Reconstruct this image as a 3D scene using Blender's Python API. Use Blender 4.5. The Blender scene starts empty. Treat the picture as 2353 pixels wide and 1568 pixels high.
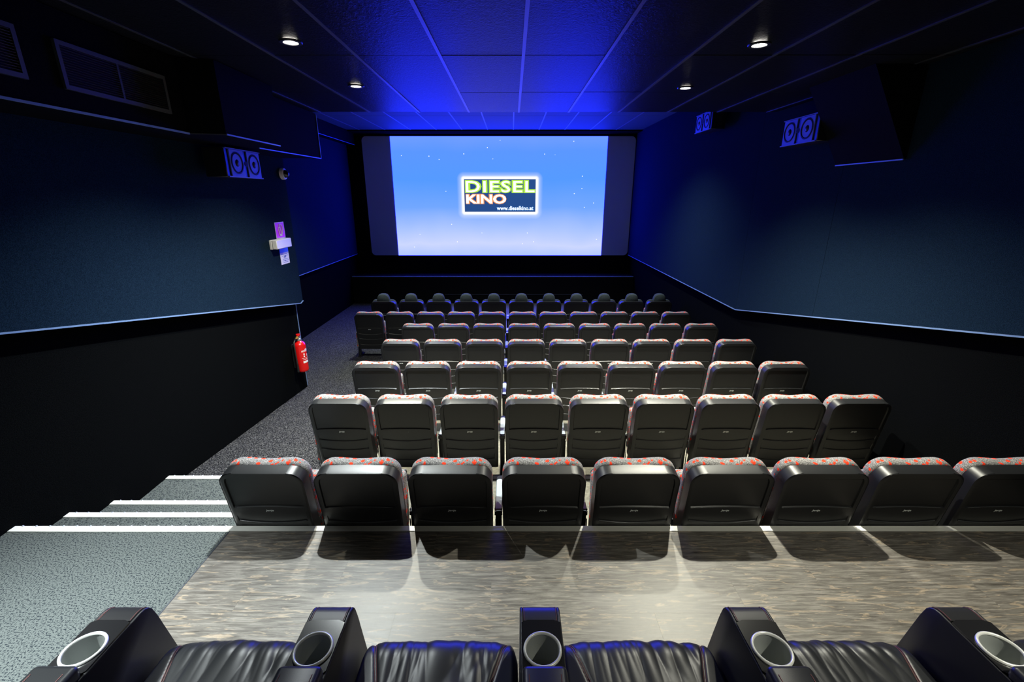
import bpy, bmesh, math, random
from mathutils import Vector, Matrix
random.seed(7)
S = bpy.context.scene
C = S.collection
PI = math.pi

# ------------------------------------------------------------------ camera
FPX, CX, CY = 1040.0, 1176.5, 784.0
PITCH = math.radians(17.8)
CAMZ = 1.98                       # eye height above the wooden platform (z = 0)
cd = bpy.data.cameras.new('camera')
cam = bpy.data.objects.new('camera', cd); C.objects.link(cam)
cam.location = (0, 0, CAMZ); cam.rotation_euler = (PI/2 - PITCH, 0, 0)
cd.sensor_fit = 'HORIZONTAL'; cd.sensor_width = 36.0; cd.lens = FPX/2353*36.0
cd.clip_start = 0.02; cd.clip_end = 100
S.camera = cam
# ------------------------------------------------------------------ world / exposure
w = bpy.data.worlds.new('world'); S.world = w; w.use_nodes = True
w.node_tree.nodes['Background'].inputs[0].default_value = (0.6, 0.8, 1, 1)
w.node_tree.nodes['Background'].inputs[1].default_value = 0.0
S.view_settings.view_transform = 'Standard'; S.view_settings.look = 'None'
S.view_settings.gamma = 1.0; S.view_settings.use_curve_mapping = False
S.view_settings.exposure = 0.0
SPOT_POWER = 1000.0                # every ceiling downlight (built with its fixture below)
SCREEN_GAIN = 15.0                 # projected picture brightness

# ------------------------------------------------------------------ pixel helpers (direction only; distance from a known plane)
_c, _s = math.cos(PITCH), math.sin(PITCH)
def ray(px, py):
    xc = (px-CX)/FPX; yc = (py-CY)/FPX
    return Vector((xc, _c - yc*_s, -(_s + yc*_c)))
def at_x(px, py, x): d = ray(px, py); k = x/d.x; return Vector((x, d.y*k, CAMZ + d.z*k))
def at_y(px, py, y): d = ray(px, py); k = y/d.y; return Vector((d.x*k, y, CAMZ + d.z*k))
def at_z(px, py, z): d = ray(px, py); k = (z-CAMZ)/d.z; return Vector((d.x*k, d.y*k, z))

# ------------------------------------------------------------------ materials
M = {}
def mat(name, col=(.5, .5, .5), rough=.5, metal=0.0, spec=.5, coat=0.0):
    m = bpy.data.materials.new(name); m.use_nodes = True
    b = m.node_tree.nodes['Principled BSDF']
    b.inputs['Base Color'].default_value = (*col, 1); b.inputs['Roughness'].default_value = rough
    b.inputs['Metallic'].default_value = metal; b.inputs['Specular IOR Level'].default_value = spec
    b.inputs['Coat Weight'].default_value = coat
    M[name] = m
    return m, m.node_tree, b
def nd(nt, t, **k):
    n = nt.nodes.new(t)
    for a, v in k.items(): setattr(n, a, v)
    return n
def mapping(nt, scale=(1, 1, 1), coord='Object', loc=(0, 0, 0)):
    tc = nd(nt, 'ShaderNodeTexCoord'); mp = nd(nt, 'ShaderNodeMapping')
    mp.inputs['Scale'].default_value = scale; mp.inputs['Location'].default_value = loc
    nt.links.new(tc.outputs[coord], mp.inputs['Vector'])
    return mp.outputs['Vector']
def noise(nt, vec, scale, detail=3, rough=.5, dist=0.0):
    n = nd(nt, 'ShaderNodeTexNoise')
    n.inputs['Scale'].default_value = scale; n.inputs['Detail'].default_value = detail
    n.inputs['Roughness'].default_value = rough; n.inputs['Distortion'].default_value = dist
    nt.links.new(vec, n.inputs['Vector'])
    return n.outputs['Fac']
def ramp(nt, fac, stops, interp='LINEAR'):
    r = nd(nt, 'ShaderNodeValToRGB'); r.color_ramp.interpolation = interp
    el = r.color_ramp.elements
    while len(el) < len(stops): el.new(.5)
    for e, (p, c) in zip(el, stops):
        e.position = p; e.color = (*c, 1) if len(c) == 3 else c
    nt.links.new(fac, r.inputs['Fac'])
    return r.outputs['Color']
def bump(nt, b, height, strength=.3, dist=.002):
    n = nd(nt, 'ShaderNodeBump'); n.inputs['Strength'].default_value = strength
    n.inputs['Distance'].default_value = dist
    nt.links.new(height, n.inputs['Height']); nt.links.new(n.outputs['Normal'], b.inputs['Normal'])
def mix(nt, fac, a, b_):
    n = nd(nt, 'ShaderNodeMix'); n.data_type = 'RGBA'
    if isinstance(fac, (int, float)): n.inputs['Factor'].default_value = fac
    else: nt.links.new(fac, n.inputs['Factor'])
    for v, i in ((a, 6), (b_, 7)):
        if isinstance(v, tuple): n.inputs[i].default_value = (*v, 1)
        else: nt.links.new(v, n.inputs[i])
    return n.outputs[2]
def math_(nt, op, a, b_=None):
    n = nd(nt, 'ShaderNodeMath'); n.operation = op
    for v, i in ((a, 0), (b_, 1)):
        if v is None: continue
        if isinstance(v, (int, float)): n.inputs[i].default_value = v
        else: nt.links.new(v, n.inputs[i])
    return n.outputs[0]
def speckle(name, lo, hi, scale, rough=.9, bstr=.4, detail=2, spec=.2, p=(.4, .6)):
    m, nt, b = mat(name, hi, rough, spec=spec)
    v = mapping(nt)
    f = noise(nt, v, scale, detail)
    nt.links.new(ramp(nt, f, [(p[0], lo), (p[1], hi)]), b.inputs['Base Color'])
    if bstr: bump(nt, b, f, bstr, .003)
    return m
speckle('wall_fabric', (.0045, .0105, .0200), (.011, .0235, .045), 260, 1.0, .5, spec=0.0)
speckle('wall_dark', (.0018, .002, .0024), (.0045, .005, .0055), 200, .95, .4, spec=0.0)
speckle('wall_black', (.004, .004, .005), (.008, .008, .009), 120, 1.0, .2, spec=0.0)
speckle('soffit_black', (.003, .0035, .0045), (.006, .0065, .008), 150, .8, .2, spec=0.02)
speckle('carpet_dark', (.002, .002, .003), (.125, .125, .125), 85, 1.0, .9, 3, p=(.46, .70))
speckle('carpet_grey', (.013, .018, .023), (.095, .108, .104), 130, 1.0, .6, 2, p=(.38, .52))
speckle('vinyl', (.16, .15, .12), (.22, .21, .17), 40, .5, .05)
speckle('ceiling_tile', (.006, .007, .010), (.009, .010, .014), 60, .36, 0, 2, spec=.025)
_nt = M['ceiling_tile'].node_tree; _b = _nt.nodes['Principled BSDF']
bump(_nt, _b, noise(_nt, mapping(_nt), 38, 3, .6, 1.5), .40, .008)
mat('ceiling_bar', (.035, .04, .055), .4)
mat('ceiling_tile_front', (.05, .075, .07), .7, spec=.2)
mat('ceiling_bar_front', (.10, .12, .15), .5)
mat('ceiling_gap', (.005, .005, .006), .9)
mat('trim_metal', (.17, .27, .48), .35, 0.0, .5)  # light grey trim; the screen's blue light is put into its colour
mat('trim_dark', (.045, .05, .06), .5)
mat('nosing', (.78, .78, .74), .45)
mat('nosing_alu', (.78, .78, .72), .35, .2)
mat('stud', (.8, .85, 1), .15, .3)
m, nt, b = mat('shell_plastic', (.011, .0115, .013), .40, spec=.45)
bump(nt, b, noise(nt, mapping(nt), 900, 1), .12, .0005)
b.inputs['Roughness'].default_value = .40
mat('rim_plastic', (.022, .023, .026), .26, spec=.6)
mat('glint_plastic', (.10, .105, .11), .22, spec=.8)  # pale tone for the glints painted along the shell ledges
mat('panel_plastic', (.016, .017, .018), .5)
mat('black_plastic', (.010, .010, .011), .35)
mat('black_metal', (.012, .012, .013), .4, .2)
mat('arm_grey', (.30, .34, .37), .38)
mat('badge', (.75, .8, .78), .4)
mat('badge_dark', (.008, .008, .009), .3)
speckle('headrest_fabric', (.020, .026, .026), (.05, .062, .060), 220, .95, .4)
m, nt, b = mat('seat_fabric', (.4, .4, .4), .9, spec=.2)
v = mapping(nt)
f1 = noise(nt, v, 230, 3, .7)
base = ramp(nt, f1, [(.40, (.035, .035, .038)), (.60, (.36, .35, .34))])
vo = nd(nt, 'ShaderNodeTexVoronoi'); vo.inputs['Scale'].default_value = 36; vo.inputs['Randomness'].default_value = 1
dv = nd(nt, 'ShaderNodeVectorMath'); dv.operation = 'ADD'
nz = nd(nt, 'ShaderNodeTexNoise'); nz.inputs['Scale'].default_value = 60; nt.links.new(v, nz.inputs['Vector'])
sc_ = nd(nt, 'ShaderNodeVectorMath'); sc_.operation = 'SCALE'; sc_.inputs['Scale'].default_value = .012
nt.links.new(nz.outputs['Color'], sc_.inputs[0]); nt.links.new(v, dv.inputs[0]); nt.links.new(sc_.outputs[0], dv.inputs[1])
nt.links.new(dv.outputs[0], vo.inputs['Vector'])
sep = nd(nt, 'ShaderNodeSeparateColor'); nt.links.new(vo.outputs['Color'], sep.inputs[0])
small = math_(nt, 'LESS_THAN', vo.outputs['Distance'], math_(nt, 'MULTIPLY', sep.outputs[1], .55))
keep = math_(nt, 'GREATER_THAN', sep.outputs[0], .30)
nt.links.new(mix(nt, math_(nt, 'MULTIPLY', small, keep), base, (.85, .045, .012)), b.inputs['Base Color'])
bump(nt, b, f1, .5, .002)
# grey-brown laminate, grain along x
m, nt, b = mat('wood', (.2, .18, .16), .34, spec=.5)
oi = nd(nt, 'ShaderNodeObjectInfo')
tc = nd(nt, 'ShaderNodeTexCoord'); ad = nd(nt, 'ShaderNodeVectorMath'); ad.operation = 'ADD'
cv = nd(nt, 'ShaderNodeCombineXYZ'); r30 = math_(nt, 'MULTIPLY', oi.outputs['Random'], 37.0)
nt.links.new(r30, cv.inputs[0]); nt.links.new(r30, cv.inputs[1])
nt.links.new(tc.outputs['Object'], ad.inputs[0]); nt.links.new(cv.outputs[0], ad.inputs[1])
mp = nd(nt, 'ShaderNodeMapping'); mp.inputs['Scale'].default_value = (1, 13, 1); nt.links.new(ad.outputs[0], mp.inputs['Vector'])
mp2 = nd(nt, 'ShaderNodeMapping'); mp2.inputs['Scale'].default_value = (1, 6.0, 1); nt.links.new(ad.outputs[0], mp2.inputs['Vector'])
g1 = noise(nt, mp.outputs[0], 6.0, 8, .7, .5)
g2 = noise(nt, mp2.outputs[0], 5.0, 4, .55, 1.4)
colA = ramp(nt, g1, [(.28, (.030, .026, .022)), (.49, (.110, .100, .088)), (.70, (.23, .215, .19))])
colB = ramp(nt, g2, [(.57, (0, 0, 0)), (.63, (1, 1, 1)), (.67, (.12, .12, .12)), (.74, (.7, .7, .7))])
nt.links.new(mix(nt, math_(nt, 'MULTIPLY', colB, .5), colA, (.40, .31, .21)), b.inputs['Base Color'])
nt.links.new(ramp(nt, g1, [(.3, (.36, .36, .36)), (.8, (.52, .52, .52))]), b.inputs['Roughness'])
bump(nt, b, g1, .06, .002)
m, nt, b = mat('leather', (.016, .017, .018), .38, spec=.5)
bump(nt, b, noise(nt, mapping(nt), 420, 2), .12, .001)
mat('leather_smooth', (.014, .014, .015), .42)
mat('console_plate', (.012, .012, .013), .22, spec=.6)
mat('chrome_ring', (.72, .73, .70), .3, .15)
mat('cup_grey', (.34, .36, .35), .4)
mat('stitch_red', (.16, .05, .045), .7)
mat('ext_red', (.62, .006, .006), .25, spec=.6, coat=.5)
mat('brass', (.75, .5, .12), .35, .8)
mat('silver', (.6, .6, .6), .3, .8)
mat('rubber', (.02, .02, .02), .5)
mat('white_paint', (.75, .75, .73), .5)
mat('print_white', (.8, .78, .78), .6)
mat('sign_magenta', (.80, .04, .72), .5)
mat('notice_blue', (.06, .20, .75), .5)
mat('notice_ink', (.12, .16, .35), .6)
mat('speaker_screenlit', (.09, .12, .40), .5)  # baffle colour carries the blue light falling from the screen
mat('cone', (.005, .005, .006), .6, spec=.15)
mat('screen_blue_bounce', (.45, .58, .85), .85, spec=.1)  # white screen cloth with bounced blue light put into its colour
mat('glass_dark', (.01, .01, .012), .06, spec=.8)
def emit(name, col, strength):
    m = bpy.data.materials.new(name); m.use_nodes = True; nt = m.node_tree
    nt.nodes.remove(nt.nodes['Principled BSDF'])
    e = nd(nt, 'ShaderNodeEmission'); e.inputs[0].default_value = (*col, 1); e.inputs[1].default_value = strength
    nt.links.new(e.outputs[0], nt.nodes['Material Output'].inputs[0]); M[name] = m
    return m, nt, e
emit('lamp_glow', (1, .96, .88), 30)
emit('pic_white', (1, 1, 1), 1.5)
emit('pic_green', (.55, 1.0, .08), .9)
emit('pic_orange', (1.0, .36, .10), .85)
emit('pic_sky', (.10, .42, 1.0), 1.0)
emit('pic_navy', (.022, .075, .26), 1.0)

# ------------------------------------------------------------------ mesh helpers
def nbm(): return bmesh.new()
def box(bm, x0, x1, y0, y1, z0, z1, bev=0.0, seg=1):
    r = bmesh.ops.create_cube(bm, size=1.0, matrix=Matrix.Translation(((x0+x1)/2, (y0+y1)/2, (z0+z1)/2)) @ Matrix.Diagonal((x1-x0, y1-y0, z1-z0, 1)))
    if bev > 0:
        es = list({e for v in r['verts'] for e in v.link_edges})
        bmesh.ops.bevel(bm, geom=es, offset=bev, segments=seg, profile=.5, affect='EDGES')
def prism(bm, pts, axis, a0, a1, bev=0.0, seg=2):
    """extrude a polygon given in the two other axes along axis 0/1/2"""
    def mk(p, a):
        q = [0, 0, 0]; q[axis] = a; o = [i for i in range(3) if i != axis]; q[o[0]], q[o[1]] = p
        return bm.verts.new(q)
    A = [mk(p, a0) for p in pts]; B = [mk(p, a1) for p in pts]
    n = len(pts); fs = [bm.faces.new(A), bm.faces.new(B[::-1])]
    for i in range(n): fs.append(bm.faces.new((A[i], B[i], B[(i+1) % n], A[(i+1) % n])))
    bmesh.ops.recalc_face_normals(bm, faces=fs)
    if bev:
        es = list(set(fs[0].edges) | set(fs[1].edges))
        bmesh.ops.bevel(bm, geom=es, offset=bev, segments=seg, profile=.5, affect='EDGES')
def tube(bm, pts, r, n=8, caps=True):
    pts = [Vector(p) for p in pts]; rings = []
    for i, p in enumerate(pts):
        t = (pts[min(i+1, len(pts)-1)] - pts[max(i-1, 0)]).normalized()
        a = t.orthogonal().normalized() if i == 0 else (a0 - t*a0.dot(t)).normalized()
        a0 = a; b_ = t.cross(a)
        rr = r[i] if isinstance(r, (list, tuple)) else r
        rings.append([bm.verts.new(p + a*(rr*math.cos(2*PI*k/n)) + b_*(rr*math.sin(2*PI*k/n))) for k in range(n)])
    for A, B in zip(rings, rings[1:]):
        for k in range(n): bm.faces.new((A[k], A[(k+1) % n], B[(k+1) % n], B[k]))
    if caps: bm.faces.new(rings[0][::-1]); bm.faces.new(rings[-1])
def lathe(bm, prof, n=24, mtx=Matrix()):
    """prof: list of (r, z) about local z"""
    rings = []
    for r, z in prof:
        if r < 1e-5: rings.append([bm.verts.new(mtx @ Vector((0, 0, z)))])
        else: rings.append([bm.verts.new(mtx @ Vector((r*math.cos(2*PI*k/n), r*math.sin(2*PI*k/n), z))) for k in range(n)])
    for A, B in zip(rings, rings[1:]):
        for k in range(n):
            a, b_, c, d = A[k % len(A)], A[(k+1) % len(A)], B[(k+1) % len(B)], B[k % len(B)]
            vs = []
            for q in (a, b_, c, d):
                if q not in vs: vs.append(q)
            if len(vs) > 2: bm.faces.new(vs)
def loft(bm, rings, cap0=True, cap1=True):
    R = [[bm.verts.new(p) for p in r] for r in rings]; n = len(R[0])
    for A, B in zip(R, R[1:]):
        for k in range(n): bm.faces.new((A[k], A[(k+1) % n], B[(k+1) % n], B[k]))
    if cap0: bm.faces.new(R[0][::-1])
    if cap1: bm.faces.new(R[-1])
def mesh_of(bm, name, material, ang=40, recalc=True):
    if recalc: bmesh.ops.recalc_face_normals(bm, faces=bm.faces)
    me = bpy.data.meshes.new(name); bm.to_mesh(me); bm.free()
    me.materials.append(M[material])
    for p in me.polygons: p.use_smooth = True
    me.set_sharp_from_angle(angle=math.radians(ang))
    return me
def link(name, me, parent=None, loc=(0, 0, 0), rot=(0, 0, 0)):
    o = bpy.data.objects.new(name, me); C.objects.link(o)
    o.location = loc; o.rotation_euler = rot
    if parent: o.parent = parent
    return o
def obj(name, bm, material, parent=None, loc=(0, 0, 0), rot=(0, 0, 0), ang=40):
    return link(name, mesh_of(bm, name, material, ang), parent, loc, rot)
def tag(o, label=None, cat=None, group=None, kind=None):
    if label: o['label'] = label
    if cat: o['category'] = cat
    if group: o['group'] = group
    if kind: o['kind'] = kind
    return o
def thing(name, label, cat, loc=(0, 0, 0), rot=(0, 0, 0), group=None):
    o = bpy.data.objects.new(name, None); C.objects.link(o); o.location = loc; o.rotation_euler = rot
    o.empty_display_size = .1
    return tag(o, label, cat, group)
def simple_box(name, material, dims, parent=None, bev=0.0, loc=(0, 0, 0), rot=(0, 0, 0)):
    bm = nbm(); box(bm, *dims, bev=bev); return obj(name, bm, material, parent, loc, rot)
def copy_tree(o, parent=None):
    c = o.copy(); C.objects.link(c); c.parent = parent
    for ch in list(o.children): copy_tree(ch, c)
    return c
def text_mesh(body, width, height, extrude=.0, offset=0.0, name='lettering', material='badge', shear=0.0, spacing=1.0):
    cu = bpy.data.curves.new('t', 'FONT'); cu.body = body; cu.size = 1; cu.extrude = extrude; cu.offset = offset
    cu.resolution_u = 3; cu.shear = shear; cu.space_character = spacing
    ob = bpy.data.objects.new('t', cu); C.objects.link(ob)
    bpy.context.view_layer.update()
    me = bpy.data.meshes.new_from_object(ob.evaluated_get(bpy.context.evaluated_depsgraph_get()))
    bpy.data.objects.remove(ob)
    xs = [v.co.x for v in me.vertices]; ys = [v.co.y for v in me.vertices]
    x0, x1, y0, y1 = min(xs), max(xs), min(ys), max(ys)
    for v in me.vertices:            # centred, upright in the x-z plane facing -y
        v.co = Vector((((v.co.x-x0)/(x1-x0)-.5)*width, -v.co.z, ((v.co.y-y0)/(y1-y0)-.5)*height))
    me.name = name; me.materials.clear(); me.materials.append(M[material])
    return me

# ------------------------------------------------------------------ key dimensions
XL, XLF, XR = -3.12, -4.50, 3.42          # left wall (rear part), left wall (front part), right wall
YC = 6.36                                  # where the rear part of the room ends
YB = -2.2                                  # wall behind the camera
YS = 13.2                                  # picture plane
ZC1, ZC2 = CAMZ+1.0, CAMZ+1.6              # low and high ceiling
XW = -1.75                                 # carpet | wood border
YN = 2.353                                 # platform edge
Y4 = 3.55                                  # edge of the lowest step
def zfloor(y):
    if y < Y4: return -.45
    y = min(y, 8.2)
    return CAMZ - (2.438 + .0832*(y-2.352))
ZF = zfloor(9)

# ------------------------------------------------------------------ floor
bm = nbm()
box(bm, XL-.02, XR+.02, YB, YN, -.62, -.012)
fl = obj('floor', bm, 'wall_black'); tag(fl, kind='structure')
simple_box('carpet', 'carpet_grey', (XL, XW, YB, YN-.05, -.012, 0.0), fl)
# planks
PW, PL = .192, 1.29
plank_meshes = {}
y = YN-.044-PW; row = 0
while y > -1.2:
    x = XW - (row*.47 % PL)
    while x < XR:
        a, b_ = max(x, XW), min(x+PL, XR)
        if b_-a > .03:
            key = round(b_-a, 4)
            if key not in plank_meshes:
                bm = nbm(); box(bm, 0, b_-a-.0004, 0, PW-.0004, -.012, 0)
                plank_meshes[key] = mesh_of(bm, 'plank', 'wood')
            link('plank', plank_meshes[key], fl, (a, y, 0))
        x += PL
    y -= PW; row += 1
simple_box('floor_strip', 'trim_dark', (XW-.004, XW+.004, YB, YN-.045, -.010, .0015), fl)
# nosing of the wooden platform edge: grooved aluminium
bm = nbm()
prism(bm, [(YN-.044, -.01), (YN-.044, .004), (YN-.030, .006), (YN-.020, .003), (YN-.012, .006), (YN-.002, .005), (YN, 0), (YN, -.03), (YN-.01, -.03)], 0, XW, XR)
obj('nosing', bm, 'nosing_alu', fl)
def step_nosing(parent, x0, x1, ye, z, studs=True):
    bm = nbm()
    prism(bm, [(ye-.05, -.004+z), (ye-.05, z+.002), (ye-.048, z+.004), (ye-.003, z+.004), (ye+.003, z), (ye+.003, z-.035), (ye, z-.035)], 0, x0, x1)
    n = obj('nosing', bm, 'nosing', parent)
    if studs:
        bm = nbm(); x = x0+.05
        while x < x1:
            lathe(bm, [(0, .0035), (.004, .003), (.006, 0), (.006, -.004), (0, -.004)], 8, Matrix.Translation((x, ye-.003, z+.004)))
            x += .085
        s = obj('stud_row', bm, 'stud', n); s['kind'] = 'stuff'
step_nosing(fl, XL, XW, YN, 0.0)
# steps in the aisle
steps = [(YN, 2.67, -.15), (2.67, 3.0, -.30)]
for i, (y0, y1, z) in enumerate(steps):
    st = simple_box('floor_step', 'carpet_grey', (XL, XW-.01, YN+.001, y1, z-.149, z))
    tag(st, ['carpeted aisle step just below the wooden platform level', 'carpeted aisle step second below the wooden platform level'][i], 'step', kind='structure')
    step_nosing(st, XL, XW-.01, y1, z)
bm = nbm(); box(bm, XL, XR, YN, Y4, -.62, -.45)
lo = obj('floor_landing', bm, 'carpet_grey'); tag(lo, 'carpeted landing at the foot of the aisle steps', 'landing', kind='structure')
step_nosing(lo, XL, XR, Y4, -.45)
simple_box('vinyl_sheet', 'vinyl', (XW, XR, YN+.002, Y4-.052, -.45, -.446), lo)
# sloping floor
def ramp_mesh(x0, x1, dz, material, name, parent=None, kind=None, thick=.25):
    bm = nbm(); ys = [Y4+.004, 8.2, YS+.3]
    prof = [(y, zfloor(y)+dz) for y in ys] + [(y, zfloor(y)+dz-thick) for y in ys[::-1]]
    prism(bm, prof, 0, x0, x1)
    return obj(name, bm, material, parent)
rf = ramp_mesh(XLF, XR+.02, 0, 'carpet_dark', 'floor_ramp'); tag(rf, 'dark speckled carpet sloping down towards the screen', 'floor', kind='structure')
ramp_mesh(XW-.02, XR, .006, 'vinyl', 'vinyl_sheet', rf, thick=.006)

# ------------------------------------------------------------------ walls
zt = ZC2+.3
wl = simple_box('wall_left', 'wall_dark', (XL-.15, XL, YB, YC, -1.2, zt)); tag(wl, kind='structure')
wl2 = simple_box('wall_left_front', 'wall_dark', (XLF-.15, XLF, YC-.15, YS+.3, -1.4, zt)); tag(wl2, kind='structure')
ret = simple_box('wall_left_return', 'wall_dark', (XLF, XL-.15, YC-.15, YC, -1.2, zt)); tag(ret, kind='structure')
wr = simple_box('wall_right', 'wall_dark', (XR, XR+.15, YB, YS+.3, -1.4, zt)); tag(wr, kind='structure')
wf = simple_box('wall_front', 'wall_black', (XLF, XR, YS+.1, YS+.25, -1.4, zt)); tag(wf, kind='structure')
wb = simple_box('wall_back', 'wall_dark', (XL, XR, YB-.15, YB, -1.2, zt)); tag(wb, kind='structure')
# upholstered upper panels, proud of the walls; their lower edge follows the seating
PT = .11
XP = XL+PT
p0 = at_x(0, 767, XP); p1 = at_x(693, 697, XP)
sl = (p1.z-p0.z)/(p1.y-p0.y)
zL = lambda y: p1.z + sl*(y-p1.y)
bm = nbm(); prism(bm, [(YB, zL(YB)), (YC-.06, zL(YC-.06)), (YC+.02, zL(YC-.06)+.02), (YC+.02, zt), (YB, zt)], 0, XL, XP)
obj('wall_panel', bm, 'wall_fabric', wl)
def trim(n, pts, mtl='trim_metal', r=.008):
    bm = nbm(); tube(bm, pts, r, 4); o = obj('trim_%d' % n, bm, mtl); tag(o, kind='structure'); return o
trim(1, [(XP+.004, YB, zL(YB)), (XP+.004, YC-.06, zL(YC-.06)), (XP+.004, YC+.02, zL(YC-.06)+.02)])
trim(2, [(XL+.006, YC+.004, zL(YC)), (XL+.006, YC+.004, zfloor(YC)+.02)], r=.006)
# right: panel of the rear part (sloping edge) + front part (level edge), a seam between
XQ = XR-.10
q0 = at_x(1445, 585, XQ); qk = at_x(1690, 712, XQ); q1 = at_x(2353, 775, XQ)
sr = (qk.z-q1.z)/(qk.y-q1.y); zR = lambda y: qk.z + sr*(y-qk.y)
ys_ = [YB, .8, 2.55, 4.85]
edges_y = ys_ + [qk.y]
for a, b_ in zip(edges_y, edges_y[1:]):
    bm = nbm(); prism(bm, [(a+.002, zR(a)), (b_-.002, zR(b_)), (b_-.002, zt), (a+.002, zt)], 0, XQ, XR)
    obj('wall_panel', bm, 'wall_fabric', wr)
bm = nbm(); prism(bm, [(qk.y+.002, qk.z), (YS-.1, qk.z), (YS-.1, zt), (qk.y+.002, zt)], 0, XQ, XR)
obj('wall_panel', bm, 'wall_fabric', wr)
trim(3, [(XQ-.004, YB, zR(YB)), (XQ-.004, qk.y, qk.z), (XQ-.004, YS-.12, qk.z)])
# left front wall panel
l0 = at_x(687, 634, XLF+.08)
bm = nbm(); box(bm, XLF, XLF+.08, YC+.01, YS-.1, l0.z, zt); obj('wall_panel', bm, 'wall_fabric', wl2)
trim(4, [(XLF+.084, YC+.02, l0.z), (XLF+.084, YS-.12, l0.z)])
# low ledge under the screen and its trims
yl = 12.6; zl = at_y(1140, 636, yl).z
simple_box('ledge', 'wall_black', (XLF+.02, XR-.02, yl, YS+.1, ZF, zl), wf)
trim(5, [(XLF+.03, yl-.004, zl+.004), (XR-.03, yl-.004, zl+.004)], 'trim_metal', .012)
zl2 = at_y(1140, 677, yl).z
trim(6, [(-1.9, yl-.006, zl2), (2.0, yl-.006, zl2)], 'trim_dark', .006)

# ------------------------------------------------------------------ ceiling
ce = simple_box('ceiling', 'ceiling_gap', (XL, XR, YB, 6.29, ZC1+.02, ZC1+.2)); tag(ce, kind='structure')
TX = .624
xl_ = [.085 + TX*k for k in range(-5, 7)]
xl_ = [v for v in xl_ if -2.7 < v < XR-.12]; xl_ = [-2.75] + xl_ + [XR-.1]
yl_ = [YB, -1.2, .04, 1.30, 2.58, 3.87, 5.14, 6.29]
tmesh = {}
for a, b_ in zip(xl_, xl_[1:]):
    for c, d in zip(yl_, yl_[1:]):
        key = (round(b_-a, 3), round(d-c, 3))
        if key not in tmesh:
            bm = nbm(); box(bm, .006, b_-a-.006, .004, d-c-.004, 0, .02, bev=.003); tmesh[key] = mesh_of(bm, 'ceiling_tile', 'ceiling_tile')
        link('ceiling_tile', tmesh[key], ce, (a, c, ZC1 + random.uniform(-.002, .003)))
for x in xl_[1:-1]:
    simple_box('ceiling_bar', 'ceiling_bar', (x-.012, x+.012, YB, 6.288, ZC1-.004, ZC1+.02), ce)
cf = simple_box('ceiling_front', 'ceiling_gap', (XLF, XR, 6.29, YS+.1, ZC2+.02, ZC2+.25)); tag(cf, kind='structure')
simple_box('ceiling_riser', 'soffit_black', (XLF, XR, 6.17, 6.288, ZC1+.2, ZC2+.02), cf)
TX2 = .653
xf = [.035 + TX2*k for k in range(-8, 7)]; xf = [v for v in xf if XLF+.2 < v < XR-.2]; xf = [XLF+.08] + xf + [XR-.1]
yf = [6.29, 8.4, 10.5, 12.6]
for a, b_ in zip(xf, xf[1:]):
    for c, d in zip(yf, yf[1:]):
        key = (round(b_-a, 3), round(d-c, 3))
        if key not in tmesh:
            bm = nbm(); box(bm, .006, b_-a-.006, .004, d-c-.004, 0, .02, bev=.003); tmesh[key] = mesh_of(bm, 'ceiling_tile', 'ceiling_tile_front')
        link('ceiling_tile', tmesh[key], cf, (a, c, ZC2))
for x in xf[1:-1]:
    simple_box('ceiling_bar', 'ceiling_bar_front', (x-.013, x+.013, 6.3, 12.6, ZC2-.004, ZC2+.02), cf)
simple_box('ceiling_header', 'wall_black', (XLF, XR, 12.6, YS+.1, ZC2-.03, ZC2+.02), cf)

# left bulkhead under the low ceiling
zb = CAMZ+.468
XA, XB, XC_ = -2.55, -2.29, -2.50
bh = thing('duct_bulkhead', 'black boxed bulkhead with vent grilles running under the ceiling along the left wall', 'bulkhead', (XL, YB, zb))
bm = nbm()
prism(bm, [(XL+PT-XL, 0), (XA-XL, 0), (XA-XL, 3.90-YB), (XB-XL, 3.96-YB), (XB-XL, 4.84-YB), (XC_-XL, 4.84-YB), (XC_-XL, YC-YB), (PT, YC-YB)], 2, 0, ZC1-zb-.006)
obj('casing', bm, 'soffit_black', bh)
def btrim(pts, mtl='trim_metal', r=.007):
    bm = nbm(); tube(bm, [Vector(p)-Vector((XL, YB, zb)) for p in pts], r, 4); obj('edge_trim', bm, mtl, bh)
e = .004
btrim([(XA+e, YB, zb), (XA+e, 3.90, zb)], r=.009); btrim([(XA+e, 3.90, zb), (XB+e, 3.96, zb)], 'trim_dark', .005)
btrim([(XB+e, 3.96, zb), (XB+e, 4.84, zb)])
btrim([(XC_+e, 4.84, zb-.02), (XC_+e, YC+.004, zb-.004)])
btrim([(XC_+e, YC+.004, zb), (XC_+e, YC+.004, ZC1-.02)], r=.006)
def vent(y0, y1, z0, z1, label):
    v = thing('vent_grille', label, 'vent', (XA, (y0+y1)/2, z0), group='vent grilles in the bulkhead')
    L, H = (y1-y0)/2, z1-z0
    simple_box('backing', 'ceiling_gap', (.001, .004, -L, L, 0, H), v)
    bm = nbm()
    for d in ((0, .018, -L-.02, L+.02, -.02, .004), (0, .018, -L-.02, L+.02, H-.004, H+.02), (0, .018, -L-.02, -L+.004, .004, H-.004), (0, .018, L-.004, L+.02, .004, H-.004)):
        box(bm, *d)
    obj('frame', bm, 'trim_dark', v)
    simple_box('divider', 'trim_dark', (.004, .015, -.008, .008, .004, H-.004), v)
    bm = nbm(); box(bm, -.006, .006, -L+.006, L-.006, -.0012, .0012); sm = mesh_of(bm, 'slat', 'black_metal')
    n = 16
    for k in range(n): link('slat', sm, v, (.010, 0, H*(k+.5)/n), (0, .5, 0))
vent(2.91, 3.71, CAMZ+.60, CAMZ+.81, 'long dark grille in the bulkhead beside the jog of its edge')
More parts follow.
